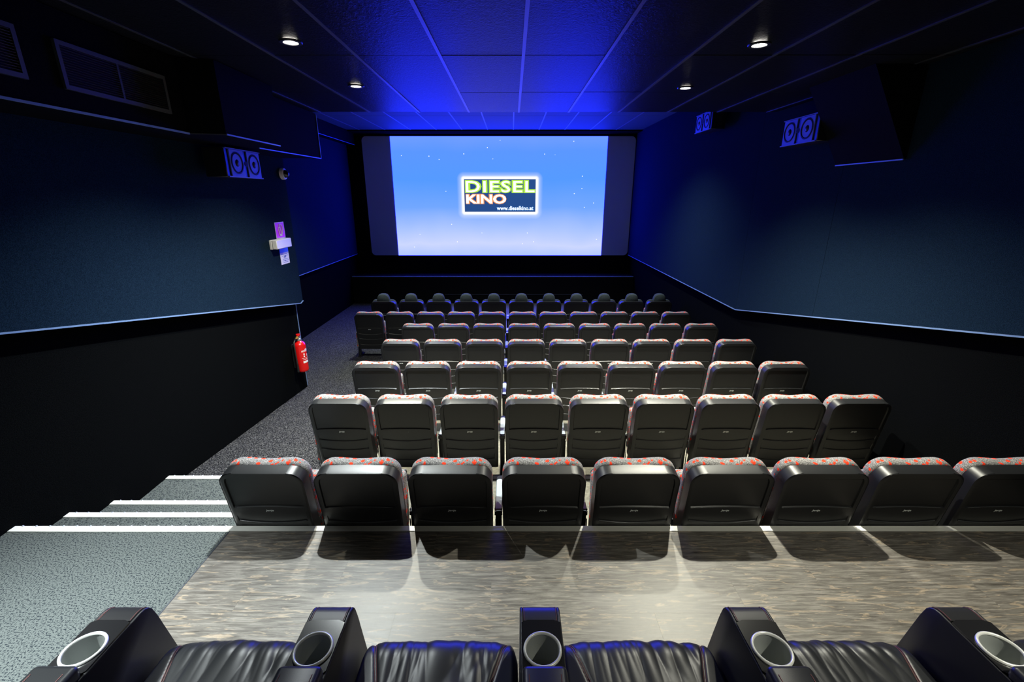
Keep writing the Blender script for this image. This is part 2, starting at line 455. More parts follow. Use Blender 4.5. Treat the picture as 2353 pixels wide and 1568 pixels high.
vent(1.86, 2.66, CAMZ+.60, CAMZ+.81, 'long dark grille in the bulkhead farther from the screen')
# front-left upper soffit
zs = at_x(820, 335, -4.2).z
fs = simple_box('soffit_box', 'soffit_black', (XLF+.08, -4.2, YC+.01, YS-.1, zs, ZC2)); tag(fs, 'narrow dark soffit high along the front part of the left wall', 'soffit', kind='structure')
trim(7, [(-4.196, YC+.02, zs), (-4.196, YS-.12, zs)], r=.007)
# right wedge-shaped casing under the ceiling
wa = at_x(1925, 380, XQ); wb_ = at_x(2080, 375, XQ)
xw = at_z(1975, 160, ZC1).x
wd = thing('wedge_casing', 'black wedge-shaped casing between the right wall and the low ceiling', 'casing', (XQ, (wa.y+wb_.y)/2, wa.z))
bm = nbm(); hl = (wa.y-wb_.y)/2
prism(bm, [(0, 0), (-.02, 0), (xw-XQ, ZC1-wa.z), (0, ZC1-wa.z)], 1, -hl, hl); obj('casing', bm, 'soffit_black', wd)
bm = nbm(); tube(bm, [(-.024, -hl, -.004), (-.024, hl, -.004)], .007, 4); obj('edge_trim', bm, 'trim_metal', wd)

# ------------------------------------------------------------------ screen
s0 = at_y(843, 313, YS); s1 = at_y(1452, 587, YS)
sx0 = (at_y(830, 313, YS).x + at_y(855, 587, YS).x)/2; sx1 = (at_y(1463, 312, YS).x + at_y(1441, 586, YS).x)/2
sz1, sz0 = s0.z, s1.z
scx, scz = (sx0+sx1)/2, (sz0+sz1)/2
scr = thing('cinema_screen', 'wide cinema screen showing a pale blue picture with a neon-style logo', 'screen', (scx, YS, sz0))
def rrect(wd_, ht, r, n=6):
    pts = []
    for cx, cy, a0 in ((wd_/2-r, ht/2-r, 0), (-wd_/2+r, ht/2-r, 90), (-wd_/2+r, -ht/2+r, 180), (wd_/2-r, -ht/2+r, 270)):
        for k in range(n+1):
            a = math.radians(a0+90*k/n); pts.append((cx+r*math.cos(a), cy+r*math.sin(a)))
    return pts
SW, SH = sx1-sx0, sz1-sz0
bm = nbm(); prism(bm, [(x, z+SH/2) for x, z in rrect(SW, SH, .12)], 1, 0, .06); obj('screen_surface', bm, 'screen_blue_bounce', scr)
bm = nbm(); prism(bm, [(x, z+SH/2) for x, z in rrect(SW+.3, SH+.1, .2)], 1, .062, .098); obj('screen_frame', bm, 'wall_black', scr)
ix0 = (at_y(895, 313, YS).x + at_y(917, 587, YS).x)/2 - scx; ix1 = (at_y(1397, 313, YS).x + at_y(1381, 587, YS).x)/2 - scx
# projected picture: sky gradient with a soft white halo around the logo
la, lb = at_y(1066, 412, YS), at_y(1230, 487, YS)
lx, lz = (la.x+lb.x)/2 - scx, (la.z+lb.z)/2 - sz0; lw, lh = lb.x-la.x, la.z-lb.z
m, nt, e_ = emit('pic_sky_gradient', (1, 1, 1), 1)
tc = nd(nt, 'ShaderNodeTexCoord'); sp = nd(nt, 'ShaderNodeSeparateXYZ'); nt.links.new(tc.outputs['Object'], sp.inputs[0])
zn = math_(nt, 'DIVIDE', sp.outputs[2], SH)
wob = math_(nt, 'MULTIPLY', math_(nt, 'SUBTRACT', noise(nt, tc.outputs['Object'], .7, 2), .5), .12)
def srgb(c): return tuple(((v/255+.055)/1.055)**2.4 if v > 10 else v/255/12.92 for v in c)
K = SCREEN_GAIN
def pc(c): r, g, b_ = srgb(c); return (r/K, g/K, 1.0)
sky = ramp(nt, math_(nt, 'ADD', zn, wob), [(0, pc((178, 200, 255))), (.10, pc((205, 216, 255))), (.22, pc((176, 200, 255))), (.42, pc((115, 168, 255))), (.65, pc((86, 155, 255))), (.88, pc((92, 152, 245))), (1, pc((112, 158, 240)))])
dx = math_(nt, 'MAXIMUM', math_(nt, 'SUBTRACT', math_(nt, 'ABSOLUTE', math_(nt, 'SUBTRACT', sp.outputs[0], lx)), lw/2), 0)
dz = math_(nt, 'MAXIMUM', math_(nt, 'SUBTRACT', math_(nt, 'ABSOLUTE', math_(nt, 'SUBTRACT', sp.outputs[2], lz)), lh/2), 0)
dd = math_(nt, 'SQRT', math_(nt, 'ADD', math_(nt, 'MULTIPLY', dx, dx), math_(nt, 'MULTIPLY', dz, dz)))
hal = ramp(nt, dd, [(0, (1, 1, 1)), (.045, (1, 1, 1)), (.10, (.25, .25, .25)), (.2, (0, 0, 0))])
nt.links.new(mix(nt, hal, sky, (1.1/K, 1.1/K, 1.1/K)), e_.inputs[0]); e_.inputs[1].default_value = K
bm = nbm(); box(bm, ix0, ix1, -.004, -.001, .002, SH-.002); obj('projected_picture', bm, 'pic_sky_gradient', scr)
lg = simple_box('logo_panel', 'pic_navy', (-lw/2, lw/2, -.003, 0, -lh/2, lh/2), scr, loc=(lx, -.005, lz))
def logo(body, x0, y0, x1, y1, core, glow, off, offg, sp_=1.0):
    a, b_ = at_y(x0, y0, YS), at_y(x1, y1, YS)
    cx, cz = (a.x+b_.x)/2-scx-lx, (a.z+b_.z)/2-sz0-lz; W_, H_ = b_.x-a.x, a.z-b_.z
    g = text_mesh(body, W_*1.025, H_*1.16, offset=offg, material=glow, spacing=sp_)
    link('letter_glow', g, lg, (cx, -.005, cz))
    t = text_mesh(body, W_, H_, offset=off, material=core, spacing=sp_)
    link('lettering', t, lg, (cx, -.008, cz))
logo('DIESEL', 1070, 416, 1228, 442, 'pic_white', 'pic_green', .008, .075, 1.12)
logo('KINO', 1071, 447, 1163, 468, 'pic_white', 'pic_orange', .03, .085)
logo('www.dieselkino.at', 1142, 474, 1225, 483, 'pic_white', 'pic_sky', .012, .04)
bm = nbm(); random.seed(3)
for k in range(30):
    fx, fz = random.uniform(ix0+.1, ix1-.1), random.uniform(.2, SH-.1)
    if abs(fx-lx) < lw*.7 and abs(fz-lz) < lh*.8: continue
    r = random.uniform(.006, .013)
    lathe(bm, [(0, 0), (r, 0)], 6, Matrix.Translation((fx, -.0055, fz)) @ Matrix.Rotation(PI/2, 4, 'X'))
o = obj('snowflakes', bm, 'pic_white', scr); o['kind'] = 'stuff'

# ------------------------------------------------------------------ downlights
def downlight(x, y, z, label, col, power=SPOT_POWER, beam=120):
    t = thing('downlight', label, 'downlight', (x, y, z), group='recessed ceiling downlights')
    bm = nbm(); lathe(bm, [(.048, .004), (.050, -.006), (.072, -.006), (.076, 0), (.076, .004)], 24); obj('bezel', bm, 'black_metal', t)
    bm = nbm(); lathe(bm, [(0, -.009), (.016, -.0085), (.032, -.006), (.042, -.003), (.046, 0), (.046, .003), (0, .003)], 24); obj('lamp_disc', bm, 'lamp_glow', t)
    ld = bpy.data.lights.new('downlight_beam', 'SPOT'); ld.energy = power; ld.color = col
    ld.spot_size = math.radians(beam); ld.spot_blend = 1.0; ld.shadow_soft_size = .03
    lo_ = bpy.data.objects.new('downlight_beam', ld); C.objects.link(lo_); lo_.parent = t; lo_.location = (0, 0, -.016)
cw, ww = (.92, 1.0, 1.0), (1.0, .98, .82)
a = at_z(668, 97, ZC1-.008); downlight(a.x, a.y, ZC1-.008, 'glowing downlight in the low ceiling above the rows, on the bulkhead side, toward the platform', cw)
a = at_z(818, 198, ZC1-.008); downlight(a.x, a.y, ZC1-.008, 'glowing downlight in the low ceiling, on the bulkhead side, toward the screen', ww)
a = at_z(1745, 103, ZC1-.008); downlight(a.x, a.y, ZC1-.008, 'glowing downlight in the low ceiling beside the wedge casing', ww)
a = at_z(1575, 202, ZC1-.008); downlight(a.x, a.y, ZC1-.008, 'glowing warm downlight in the low ceiling, on the right wall side, toward the screen', ww)
downlight(1.55, 8.3, ZC2-.008, 'downlight in the high front ceiling on the right wall side', cw, SPOT_POWER*.8)
downlight(-2.1, 8.3, ZC2-.008, 'downlight in the high front ceiling on the left wall side', cw, SPOT_POWER*.8)
downlight(-2.2, .85, ZC1-.008, 'downlight above the grey carpet beside the leather recliners', cw, SPOT_POWER*1.5, 66)
downlight(2.0, .15, ZC1-.008, 'added fill downlight above the leather recliners on the right wall side', ww, SPOT_POWER*.35, 112)  # unseen fill lamp, added to lift the shadows on the platform

# ------------------------------------------------------------------ cinema seats
PITCHX = .56
LEAN = math.atan2(.11, .69)
UP = Vector((0, -math.sin(LEAN), math.cos(LEAN))); FW = Vector((0, math.cos(LEAN), math.sin(LEAN)))
LB = .70; BASE = Vector((0, .045, .185))
def bp(x, v, d): return Vector((x, 0, 0)) + BASE + UP*(v*LB) + FW*d
def halfw(v, w0=.243, w1=.250, r=.085):
    s = v*LB; wv = w0 + (w1-w0)*v
    if s > LB-r: wv = wv - r + math.sqrt(max(r*r-(s-LB+r)**2, 0))
    return wv
def build_shell():
    rows = [(0, 0, 0), (.123, .03, 0), (.133, .03, .006), (.21, .03, .002), (.288, .032, 0), (.298, .032, .006), (.37, .03, .002), (.432, .032, 0), (.442, .032, .006), (.50, .02, .001), (.57, -.006, 0), (.613, -.010, 0), (.622, -.010, .009), (.72, 0, .009), (.82, 0, .009), (.87, 0, .009), (.90, 0, .009), (.92, 0, .009), (.938, 0, .009), (.945, 0, 0), (.955, 0, 0), (.965, 0, 0), (.975, 0, 0), (.984, 0, 0), (.992, 0, 0), (1, 0, 0)]
    us = [0, .15, .3, .45, .6, .72, .80, .862, .878, .93, .965, 1]
    cols = [-u for u in us[:0:-1]] + us
    bm = nbm(); G = []
    for v, bend, d in rows:
        line = []
        for u in cols:
            au = abs(u)
            vv = v + bend*((au/.87)**2 if au < .87 else 1) - (bend*.35)
            vv = max(0, min(1, vv))
            edge = .006*max(0, (au-.93)/.07)**2
            dd_ = d if au < .87 else 0
            line.append(bm.verts.new(bp(u*halfw(vv), vv, dd_+edge)))
        G.append(line)
    for A, B in zip(G, G[1:]):
        for k in range(len(cols)-1): bm.faces.new((A[k], A[k+1], B[k+1], B[k]))
    # rim walls going forward
    bl = [g[0] for g in G] + G[-1][1:-1] + [g[-1] for g in G[::-1]]
    prev = bl
    cen = BASE + UP*(.5*LB)
    for d, k in ((.004, 1.004), (.078, 1.004)):
        cur = []
        for v in bl:
            rel = v.co - cen; rd = rel.dot(FW); flat = rel - FW*rd
            cur.append(bm.verts.new(cen + flat*k + FW*d))
        for i in range(len(bl)-1): bm.faces.new((prev[i], prev[i+1], cur[i+1], cur[i]))
        prev = cur
    return bm
def pad_outline(k, d, dv=0.0, top=.016, n=10):
    """closed outline of the pad in the back plane"""
    w0, r = .249*k, .090
    vb, vt = .10+dv, 1+top-dv
    pts = [bp(-w0*.97, vb, d), bp(-w0, .5, d)]
    for i in range(n+1):
        a = PI - (PI/2)*i/n
        pts.append(bp(-(w0-r)+r*math.cos(a), vt + (-r+r*math.sin(a))/LB, d))
    for i in range(1, 8):
        t = i/8; pts.append(bp(-(w0-r)*(1-2*t), vt - .016*math.sin(PI*t)**2, d))
    for i in range(n+1):
        a = PI/2 - (PI/2)*i/n
        pts.append(bp((w0-r)+r*math.cos(a), vt + (-r+r*math.sin(a))/LB, d))
    pts += [bp(w0, .5, d), bp(w0*.97, vb, d)]
    return pts
def block(pts_w, y0, y1, z0, z1, bev, tilt=0.0):
    bm = nbm(); box(bm, -pts_w/2, pts_w/2, y0, y1, z0, z1, bev=bev, seg=3)
    return bm
parts = {}
def chair_meshes():
    P = {}
    P['back_shell'] = mesh_of(build_shell(), 'back_shell', 'shell_plastic', 25, recalc=True)
    bm = nbm()
    loft(bm, [pad_outline(.96, .068, .01, .0), pad_outline(.995, .080), pad_outline(1.0, .100), pad_outline(.996, .125), pad_outline(.97, .145, .012), pad_outline(.90, .157, .04)])
    P['back_pad'] = mesh_of(bm, 'back_pad', 'seat_fabric', 60)
    # plain dark pad of the front row and its headrest
    me = P['back_pad'].copy(); me.materials.clear(); me.materials.append(M['headrest_fabric']); P['back_pad_dark'] = me
    bm = nbm(); rings = []
    for k, d in ((.86, .03), (.97, .042), (1.0, .065), (1.0, .11), (.95, .135), (.80, .15)):
        ring = []
        for x, z in [(-.128, -.02), (-.125, .03), (-.110, .085), (-.085, .122), (-.045, .138), (0, .142), (.045, .138), (.085, .122), (.110, .085), (.125, .03), (.128, -.02)]:
            ring.append(bp(x*k, 1.0 + (z*(.5+.5*k))/LB, d))
        rings.append(ring)
    loft(bm, rings); P['headrest'] = mesh_of(bm, 'headrest', 'headrest_fabric', 60)
    # tipped-up seat: fabric cushion and plastic pan on its underside
    bm = nbm(); box(bm, -.225, .225, 0, .10, 0, .42, bev=.035, seg=3)
    bmesh.ops.transform(bm, matrix=Matrix.Translation((0, .16, .27)) @ Matrix.Rotation(-.10, 4, 'X'), verts=bm.verts)
    P['seat_cushion'] = mesh_of(bm, 'seat_cushion', 'seat_fabric', 60)
    bm = nbm(); box(bm, -.215, .215, .101, .125, .01, .40, bev=.012, seg=2)
    bmesh.ops.transform(bm, matrix=Matrix.Translation((0, .16, .27)) @ Matrix.Rotation(-.10, 4, 'X'), verts=bm.verts)
    P['seat_pan'] = mesh_of(bm, 'seat_pan', 'black_plastic', 60)
    # armrest with grey pad and rounded front
    bm = nbm(); pr = []
    for k in range(7):
        a = -PI/2 + PI*k/6; pr.append((.025*math.sin(a), .50+.03*math.cos(a)))
    prism(bm, [(-.025, .13)] + [(x, y) for x, y in pr] + [(.025, .13)], 2, .425, .462, bev=.004, seg=1)
    P['armrest'] = mesh_of(bm, 'armrest', 'black_plastic')
    bm = nbm(); pr = []
    for k in range(7):
        a = -PI/2 + PI*k/6; pr.append((.023*math.sin(a), .455+.02*math.cos(a)))
    prism(bm, [(-.023, .142), (-.020, .135)] + pr + [(.020, .135), (.023, .142)], 2, .4622, .470, bev=.003, seg=1)
    P['armrest_pad'] = mesh_of(bm, 'armrest_pad', 'arm_grey')
    bm = nbm(); box(bm, -.020, .020, .14, .21, .02, .425, bev=.004); box(bm, -.028, .028, .10, .36, 0, .022, bev=.004)
    P['stand'] = mesh_of(bm, 'stand', 'black_metal')
    bm = nbm(); box(bm, -.003, .003, .105, .112, .05, .42); 
    P['stand_edge'] = mesh_of(bm, 'stand_edge', 'trim_dark')
    bm = nbm(); box(bm, -.024, .024, .09, .46, .20, .50, bev=.018, seg=2); P['side_panel'] = mesh_of(bm, 'side_panel', 'seat_fabric', 60)
    t = text_mesh('Jertje', .050, .019, offset=.04, material='badge', shear=.15, name='badge')
    for v in t.vertices: v.co = bp(v.co.x, .578 + v.co.z/LB, -.0015 + v.co.y)
    P['badge'] = t
    for nm, v0, bend, uw in (('glint_low', .129, .03, .84), ('glint_mid', .294, .032, .84), ('glint_high', .438, .032, .84), ('glint_ledge', .618, -.010, .80)):  # thin bright lines added as highlights on the shell's ledge edges
        bm = nbm(); pts = []
        for k in range(15):
            u = -uw + 2*uw*k/14; vv = v0 + bend*(u/.87)**2 - bend*.35
            pts.append(bp(u*halfw(vv), vv, .0005))
        tube(bm, pts, .0014, 6); P[nm] = mesh_of(bm, 'edge_glint', 'glint_plastic', 60)
    bm = nbm(); v8 = [bp(x, .578+z/LB, d) for d in (-.0015, .002) for x, z in ((-.022, -.008), (.022, -.008), (.022, .008), (-.022, .008))]
    vs = [bm.verts.new(p) for p in v8]
    for f in ((0, 1, 2, 3), (4, 7, 6, 5), (0, 4, 5, 1), (1, 5, 6, 2), (2, 6, 7, 3), (3, 7, 4, 0)): bm.faces.new([vs[i] for i in f])
    P['badge_blank'] = mesh_of(bm, 'badge', 'badge_dark')
    return P
P = chair_meshes()
ORD = ['first', 'second', 'third', 'fourth', 'fifth', 'sixth', 'seventh', 'eighth', 'ninth', 'tenth', 'eleventh']
rowsY = [2.352, 3.547, 4.622, 5.726, 6.852, 7.978, 9.006]
rowtxt = ['row right behind the platform edge', 'second row below the platform', 'third row below the platform', 'fourth row below the platform', 'fifth row below the platform', 'sixth row below the platform', 'headrest row']
def chair(x, y, z, row, idx, n):
    plain = row in (0, 1) and idx == 1
    if row == 6: lab = 'dark high-back cinema seat with headrest, %s from the aisle, row closest to the screen' % ORD[idx]
    elif plain: lab = 'cinema seat with unlettered badge, %s from the aisle, %s' % (ORD[idx], rowtxt[row])
    else: lab = 'red-flecked cinema seat, %s from the aisle, %s' % (ORD[idx], rowtxt[row])
    t = thing('cinema_chair', lab, 'seat', (x, y, z), (0, 0, random.uniform(-.006, .006)), 'folding cinema seats in rows')
    link('back_shell', P['back_shell'], t)
    if row == 6: link('back_pad', P['back_pad_dark'], t); link('headrest', P['headrest'], t)
    else: link('back_pad', P['back_pad'], t)
    link('badge', P['badge_blank'] if plain else P['badge'], t)
    for nm in ('glint_low', 'glint_mid', 'glint_high', 'glint_ledge'): link('edge_glint', P[nm], t)
    sc = link('seat_cushion', P['seat_cushion'], t); link('seat_pan', P['seat_pan'], sc)
    h = PITCHX/2
    if idx == 0: link('side_panel', P['side_panel'], t, (-h, 0, 0))
    else:
        a = link('armrest', P['armrest'], t, (-h, 0, 0)); link('armrest_pad', P['armrest_pad'], a)
    link('stand', P['stand'], t, (-h, 0, 0)); link('stand_edge', P['stand_edge'], t, (-h-.017, 0, 0))
    link('stand_edge', P['stand_edge'], t, (-h+.017, 0, 0))
    if idx == n-1:
        link('side_panel', P['side_panel'], t, (h, 0, 0)); link('stand', P['stand'], t, (h, 0, 0))
for r, y in enumerate(rowsY):
    i0 = -2 if r >= 5 else 0; n = 11 if r >= 5 else 9
    for i in range(n):
        x = PITCHX*(-2.66+i0+i)
        chair(x, y, zfloor(y+.25)+(.006 if r else 0), r, i, n)

# ------------------------------------------------------------------ leather recliners and consoles
PX = .705; X0 = .094
CW = .135
def console_parts():
    P = {}
    def prof(notch):
        p = [(.36, .02), (.36, .655)]
        if notch: p += [(.955, .655), (.955, .50), (1.140, .50), (1.140, .643)]
        else: p += [(1.140, .643)]
        p += [(1.172, .643), (1.190, .639), (1.204, .630), (1.214, .614), (1.226, .57), (1.28, .30), (1.29, .02)]
        return p
    bm = nbm(); prism(bm, prof(True), 0, -CW/2+.011, CW/2-.011)
    P['body'] = mesh_of(bm, 'body', 'leather_smooth', 50)
    bm = nbm(); prism(bm, prof(False), 0, 0, .011, bev=.003, seg=1); P['side_cheek'] = mesh_of(bm, 'side_cheek', 'leather_smooth', 50)
    # plate with a round hole
    bm = nbm(); n = 32; R = .052; zc = .650; yc = 1.034; hx = CW/2-.004; y0, y1 = .957, 1.138
    o, i_ = [], []
    for k in range(n):
        a = 2*PI*k/n; ca, sa = math.cos(a), math.sin(a)
        t = min(hx/abs(ca) if abs(ca) > 1e-6 else 9, ((y1-yc) if sa > 0 else (yc-y0))/abs(sa) if abs(sa) > 1e-6 else 9)
        o.append((ca*t, yc+sa*t)); i_.append((ca*R, yc+sa*R))
    L = [[bm.verts.new((x, y, z)) for x, y in pts] for pts, z in ((o, zc-.008), (o, zc), (i_, zc), (i_, zc-.008))]
    for A, B in zip(L, L[1:]+L[:1]):
        for k in range(n): bm.faces.new((A[k], A[(k+1) % n], B[(k+1) % n], B[k]))
    P['cup_plate'] = mesh_of(bm, 'cup_plate', 'console_plate', 35)
    T = Matrix.Translation((0, yc, 0))
    bm = nbm(); lathe(bm, [(.0515, zc+.001), (.0505, zc-.03), (.047, .525), (.040, .518), (.012, .517), (0, .520), (0, .510), (.045, .510), (.0545, zc-.01)], 32, T); P['cup_holder'] = mesh_of(bm, 'cup_holder', 'cup_grey', 50)
    bm = nbm(); lathe(bm, [(.0505, zc+.001), (.0515, zc+.006), (.0550, zc+.008), (.0585, zc+.006), (.0595, zc+.001), (.0505, zc+.001)], 40, T); P['cup_ring'] = mesh_of(bm, 'cup_ring', 'chrome_ring', 60)
    bm = nbm(); box(bm, -CW/2+.002, CW/2-.002, .37, .962, .640, .690, bev=.016, seg=3); P['arm_pad'] = mesh_of(bm, 'arm_pad', 'leather', 60)
    bm = nbm()
    for s in (-1, 1):
        tube(bm, [(s*(CW/2-.014), y, z) for y, z in ((1.142, .6435), (1.172, .6435), (1.190, .6395), (1.204, .6305), (1.2145, .614), (1.227, .57))], .0012, 5)
        tube(bm, [(s*(CW/2-.022), y, .6905) for y in (.40, .7, .93)], .0012, 5)
    P['stitching'] = mesh_of(bm, 'stitching', 'stitch_red', 60)
    return P
CP = console_parts()
def console(x, label):
    t = thing('recliner_console', label, 'console', (x, 0, 0), group='consoles between the leather recliners')
    link('body', CP['body'], t); link('side_cheek', CP['side_cheek'], t, (-CW/2, 0, 0)); link('side_cheek', CP['side_cheek'], t, (CW/2-.011, 0, 0))
    link('cup_plate', CP['cup_plate'], t); ch = link('cup_holder', CP['cup_holder'], t); link('cup_ring', CP['cup_ring'], ch)
    ap = link('arm_pad', CP['arm_pad'], t); link('stitching', CP['stitching'], ap)
clab = ['leather console with cup holder at the carpet end of the recliner row', 'cup-holder console, second from the carpet, between two leather recliners', 'cup-holder console, third from the carpet, between two leather recliners', 'cup-holder console, fourth from the carpet, between two leather recliners', 'cup-holder console, fifth from the carpet, between two leather recliners', 'cup-holder console, sixth from the carpet, in the recliner row']
for k in range(-2, 4): console(X0+PX*k, clab[k+2])
SWD = PX-CW-.012
def seat_surface(u, t, seed):
    """u in -1..1 across, t 0 (rear) .. 1 (bottom of the front); returns point and normal-ish displacement"""
    L1, R_, L2 = .50, .085, .26
    s = t*(L1 + R_*PI/2 + L2)
    y0 = .665; ztop = .440
    if s < L1: y, z, ny, nz = y0+s, ztop, 0, 1
    elif s < L1+R_*PI/2:
        a = (s-L1)/R_; y, z, ny, nz = y0+L1+R_*math.sin(a), ztop-R_+R_*math.cos(a), math.sin(a), math.cos(a)
    else: y, z, ny, nz = y0+L1+R_, ztop-R_-(s-L1-R_*PI/2), 1, 0
    au = abs(u)
    puff = .020*(1-au**4) - .05*max(0, (au-.90)/.10)**2.2
    seam = .88 - .55*max(0, min(1, (L1+.09-s)/L1))          # |u| of the stitched seam
    d = au - seam
    groove = -.006*math.exp(-(d/.018)**2) if s < L1+.25 else 0
    wr = 0
    if d < 0:
        rnd = random.Random(seed); q = u*15
        amp = .0040*min(1, -d/.12)*(.3+.7*math.exp(-((s-L1)/.13)**2))
        for k in range(5):
            fq = rnd.uniform(.5, 1.9); ph = rnd.uniform(0, 6.28); sh = rnd.uniform(-26, 26)
            wr += 1.6*abs(math.sin(.5*(q*fq + ph + sh*(s-L1)*(1+.8*u) + 1.6*math.sin(q*.45+ph))))**.9-1
        wr = amp*wr*.55
    h = puff + groove + wr
    return Vector((u*SWD/2, y+ny*h, z+nz*h))
def recliner(x, seed, label):
    t = thing('leather_recliner', label, 'recliner', (x, 0, 0), group='black leather recliners')
    bm = nbm(); NU, NT = 190, 64
    G = [[bm.verts.new(seat_surface(-1+2*i/NU, j/NT, seed)) for i in range(NU+1)] for j in range(NT+1)]
    for A, B in zip(G, G[1:]):
        for i in range(NU): bm.faces.new((A[i], A[i+1], B[i+1], B[i]))
    # close the sides down to the base
    for c in (0, NU):
        col_ = [G[j][c] for j in range(NT+1)]
        low = [bm.verts.new((v.co.x, min(v.co.y, 1.20), min(v.co.z, .10))) for v in col_]
        for j in range(NT):
            try: bm.faces.new((col_[j], col_[j+1], low[j+1], low[j]))
            except ValueError: pass
    cu = obj('seat_cushion', bm, 'leather', t, ang=80)
    bm = nbm()
    for s in (-1, 1):
        for off in (-.012, .012):
            pts = []
            for j in range(0, 26):
                tt = .12 + .62*j/25; L1 = .50; ss = tt*(L1+.085*PI/2+.26)
                seam = .88 - .55*max(0, min(1, (L1+.09-ss)/L1)) + off
                pts.append(seat_surface(s*seam, tt, seed) + Vector((0, .0006, .0012)))
            tube(bm, pts, .0011, 5)
    obj('stitching', bm, 'stitch_red', cu)
    bm = nbm(); box(bm, -SWD/2+.01, SWD/2-.01, .45, 1.19, .02, .24, bev=.01); obj('base', bm, 'leather_smooth', t)
    bm = nbm(); box(bm, -SWD/2, SWD/2, -.09, .09, 0, .66, bev=.05, seg=3)
    bmesh.ops.transform(bm, matrix=Matrix.Translation((0, .58, .44)) @ Matrix.Rotation(.30, 4, 'X'), verts=bm.verts)
    obj('backrest', bm, 'leather', t, ang=60)
rlab = ['black leather recliner nearest the grey carpet, its seat front deeply wrinkled', 'black leather recliner, second from the grey carpet', 'black leather recliner, third from the grey carpet', 'black leather recliner, fourth from the grey carpet, with wrinkled seat front', 'black leather recliner, fifth from the grey carpet, beyond the last visible console']
for k in range(5): recliner(X0+PX*(k-1.5), 11+k*5, rlab[k])

# ------------------------------------------------------------------ loudspeakers
def speaker(x, yc, zc, side, label, flip=1):
    """baffle faces +x (side=1) or -x (side=-1); length runs along y"""
    t = thing('wall_speaker', label, 'speaker', (x, yc, zc), (0, 0, 0 if side > 0 else PI), 'surround loudspeakers on the side walls')
    L, H, D = .31, .135, .22
    bm = nbm(); box(bm, -D, -.012, -L, L, -H, H, bev=.006); obj('cabinet', bm, 'black_plastic', t)
    f = flip
    bm = nbm()
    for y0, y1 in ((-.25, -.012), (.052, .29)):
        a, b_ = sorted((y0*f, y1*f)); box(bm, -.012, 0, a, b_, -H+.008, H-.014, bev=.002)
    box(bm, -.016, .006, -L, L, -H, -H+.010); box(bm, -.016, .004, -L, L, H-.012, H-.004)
    obj('baffle', bm, 'speaker_screenlit', t)
    RY = Matrix.Rotation(PI/2, 4, 'Y')
    for y in (-.135*f, .172*f):
        bm = nbm(); T = Matrix.Translation((0, y, 0)) @ RY
        lathe(bm, [(.100, 0), (.102, .004), (.088, .006), (.080, -.004), (.040, -.012+.006), (.032, .002), (0, .007)], 28, T)
        wo = obj('woofer', bm, 'cone', t)
        bm = nbm(); lathe(bm, [(0, .012), (.018, .008), (.028, .001), (.030, -.002)], 20, T); obj('dust_cap', bm, 'rubber', wo)
    bm = nbm(); lathe(bm, [(.026, .001), (.027, .005), (.022, .006), (.010, .003), (0, .006)], 20, Matrix.Translation((0, .014*f, 0)) @ RY); obj('tweeter', bm, 'cone', t)
    bm = nbm(); box(bm, -D-.10, -D+.01, -.03, .03, -.03, .03); obj('bracket', bm, 'black_metal', t)
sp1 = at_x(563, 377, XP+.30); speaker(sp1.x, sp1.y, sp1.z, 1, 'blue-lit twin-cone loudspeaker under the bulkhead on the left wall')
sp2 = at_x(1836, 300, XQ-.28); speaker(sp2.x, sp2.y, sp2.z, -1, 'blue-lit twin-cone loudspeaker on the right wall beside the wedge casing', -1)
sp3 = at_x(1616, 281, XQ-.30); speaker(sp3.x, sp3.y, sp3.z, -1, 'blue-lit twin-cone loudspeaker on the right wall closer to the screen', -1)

# ------------------------------------------------------------------ dome camera
dm = at_x(650, 400, XP)
t = thing('dome_camera', 'small white dome security camera on the left wall corner', 'camera', (XP, min(dm.y, YC-.06), dm.z))
RY = Matrix.Rotation(PI/2, 4, 'Y')
bm = nbm(); lathe(bm, [(0, 0), (.072, 0), (.072, .03), (.066, .042), (.052, .046), (.050, .040), (0, .040)], 28, RY); obj('base', bm, 'white_paint', t)
bm = nbm(); lathe(bm, [(.050, .040), (.049, .055), (.042, .070), (.028, .084), (.012, .091), (0, .092)], 24, RY); obj('dome', bm, 'glass_dark', t)

# ------------------------------------------------------------------ signs and light box on the left panel
sg = at_x(643, 529, XP)
t = thing('extinguisher_sign', 'magenta sign with a white fire extinguisher pictogram on the left wall', 'sign', (XP, sg.y, sg.z-.1))
simple_box('border', 'print_white', (0, .003, -.118, .118, 0, .20), t)
simple_box('plate', 'sign_magenta', (.003, .004, -.110, .110, .007, .193), t)
bm = nbm()
def yz(pts): return [(.006, y, z) for y, z in pts]
tube(bm, yz([(.03, .03), (-.02, .03), (-.03, .04), (-.045, .12), (-.035, .135), (-.01, .135), (.0, .12), (.03, .03)]), .005, 5)
tube(bm, yz([(.0, .13), (-.02, .155), (-.01, .172), (.02, .172), (.05, .15), (.06, .11), (.04, .05)]), .006, 5)
box(bm, .004, .007, -.02, .03, .025, .05)
obj('pictogram', bm, 'print_white', t)
bx_ = at_x(655, 560, XP+.09)
t = thing('light_box', 'white emergency light box between the magenta sign and the notice', 'light box', (XP, bx_.y-.02, bx_.z-.055))
bm = nbm(); box(bm, 0, .03, -.20, .20, 0, .115, bev=.004); obj('base', bm, 'white_paint', t)
bm = nbm(); box(bm, .034, .092, -.195, .195, .002, .113, bev=.006); obj('cover', bm, 'white_paint', t)
bm = nbm(); box(bm, .03, .034, -.19, .19, .006, .109); obj('gasket', bm, 'trim_dark', t)
nt_ = at_x(654, 589, XP)
t = thing('wall_notice', 'small white notice with a blue header below the light box', 'notice', (XP, nt_.y, nt_.z-.1))
simple_box('sheet', 'print_white', (0, .002, -.115, .115, 0, .15), t)
simple_box('header', 'notice_blue', (0, .0025, -.115, .115, .15, .205), t)
bm = nbm(); random.seed(5)
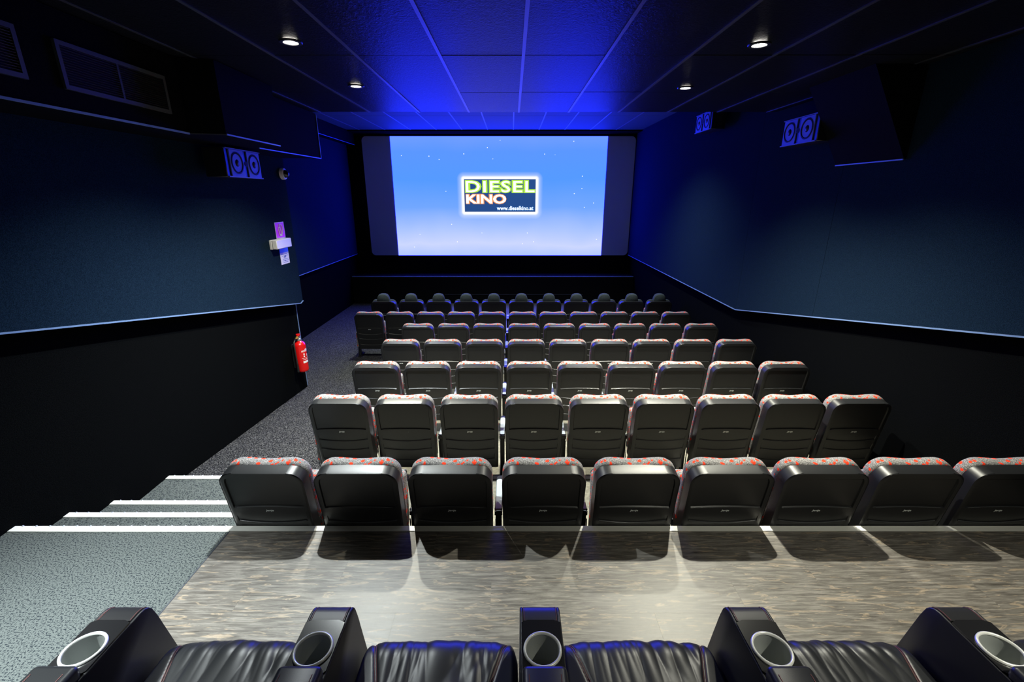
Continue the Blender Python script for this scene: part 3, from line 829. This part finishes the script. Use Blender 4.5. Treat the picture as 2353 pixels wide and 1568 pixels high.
for k in range(6):
    w_ = random.uniform(.03, .085); c_ = random.uniform(-.02, .02); z_ = .02 + .021*k
    box(bm, .002, .003, c_-w_, c_+w_, z_, z_+.006)
box(bm, .002, .0034, -.015, .005, .085, .11); box(bm, .002, .0034, .01, .035, .09, .112); box(bm, .002, .0034, -.005, .015, .035, .05)
obj('print', bm, 'notice_ink', t)

# ------------------------------------------------------------------ fire extinguisher
ex = at_x(697, 852, XL+.105)
t = thing('fire_extinguisher', 'red fire extinguisher with black hose hanging at the corner of the left wall', 'extinguisher', (XL+.105, min(ex.y, YC-.12), ex.z))
bm = nbm(); lathe(bm, [(0, .012), (.068, 0), (.078, .012), (.080, .03), (.080, .385), (.076, .405), (.060, .430), (.035, .445), (.026, .450), (.026, .462), (0, .462)], 32); obj('cylinder', bm, 'ext_red', t)
bm = nbm(); lathe(bm, [(0, .462), (.030, .462), (.030, .485), (.020, .490), (.018, .515), (0, .515)], 18); obj('valve', bm, 'silver', t)
bm = nbm(); box(bm, -.014, .014, -.075, .03, .500, .512, bev=.003); box(bm, -.012, .012, -.06, .02, .517, .525, bev=.003); obj('lever', bm, 'brass', t)
bm = nbm(); lathe(bm, [(0, .525), (.026, .525), (.030, .535), (.028, .552), (0, .556)], 18); obj('knob', bm, 'ext_red', t)
bm = nbm(); tube(bm, [(-.01, -.02, .478), (-.02, -.07, .485), (-.02, -.105, .455), (-.02, -.112, .40), (-.02, -.108, .30), (-.02, -.102, .20), (-.02, -.10, .12)], .010, 8)
ho = obj('hose', bm, 'rubber', t)
bm = nbm(); tube(bm, [(-.02, -.10, .14), (-.02, -.10, .02)], [.013, .019], 10); obj('nozzle', bm, 'black_plastic', ho)
bm = nbm(); box(bm, -.105, -.08, -.03, .03, .05, .40); obj('bracket', bm, 'black_metal', t)
def wrap(bm, a0, a1, z0, z1, r=.0806, n=8):
    A = [bm.verts.new((r*math.cos(a0+(a1-a0)*k/n), r*math.sin(a0+(a1-a0)*k/n), z0)) for k in range(n+1)]
    B = [bm.verts.new((r*math.cos(a0+(a1-a0)*k/n), r*math.sin(a0+(a1-a0)*k/n), z1)) for k in range(n+1)]
    for k in range(n): bm.faces.new((A[k], A[k+1], B[k+1], B[k]))
bm = nbm(); R_ = math.radians
wrap(bm, R_(-50), R_(40), .135, .165); wrap(bm, R_(-58), R_(45), .300, .304); wrap(bm, R_(-55), R_(20), .310, .322); wrap(bm, R_(-20), R_(40), .326, .338)
wrap(bm, R_(-40), R_(-26), .225, .245); wrap(bm, R_(-40), R_(-26), .255, .278); wrap(bm, R_(0), R_(12), .225, .26); wrap(bm, R_(-58), R_(45), .205, .209); wrap(bm, R_(-50), R_(40), .183, .189)
obj('label_print', bm, 'print_white', t)
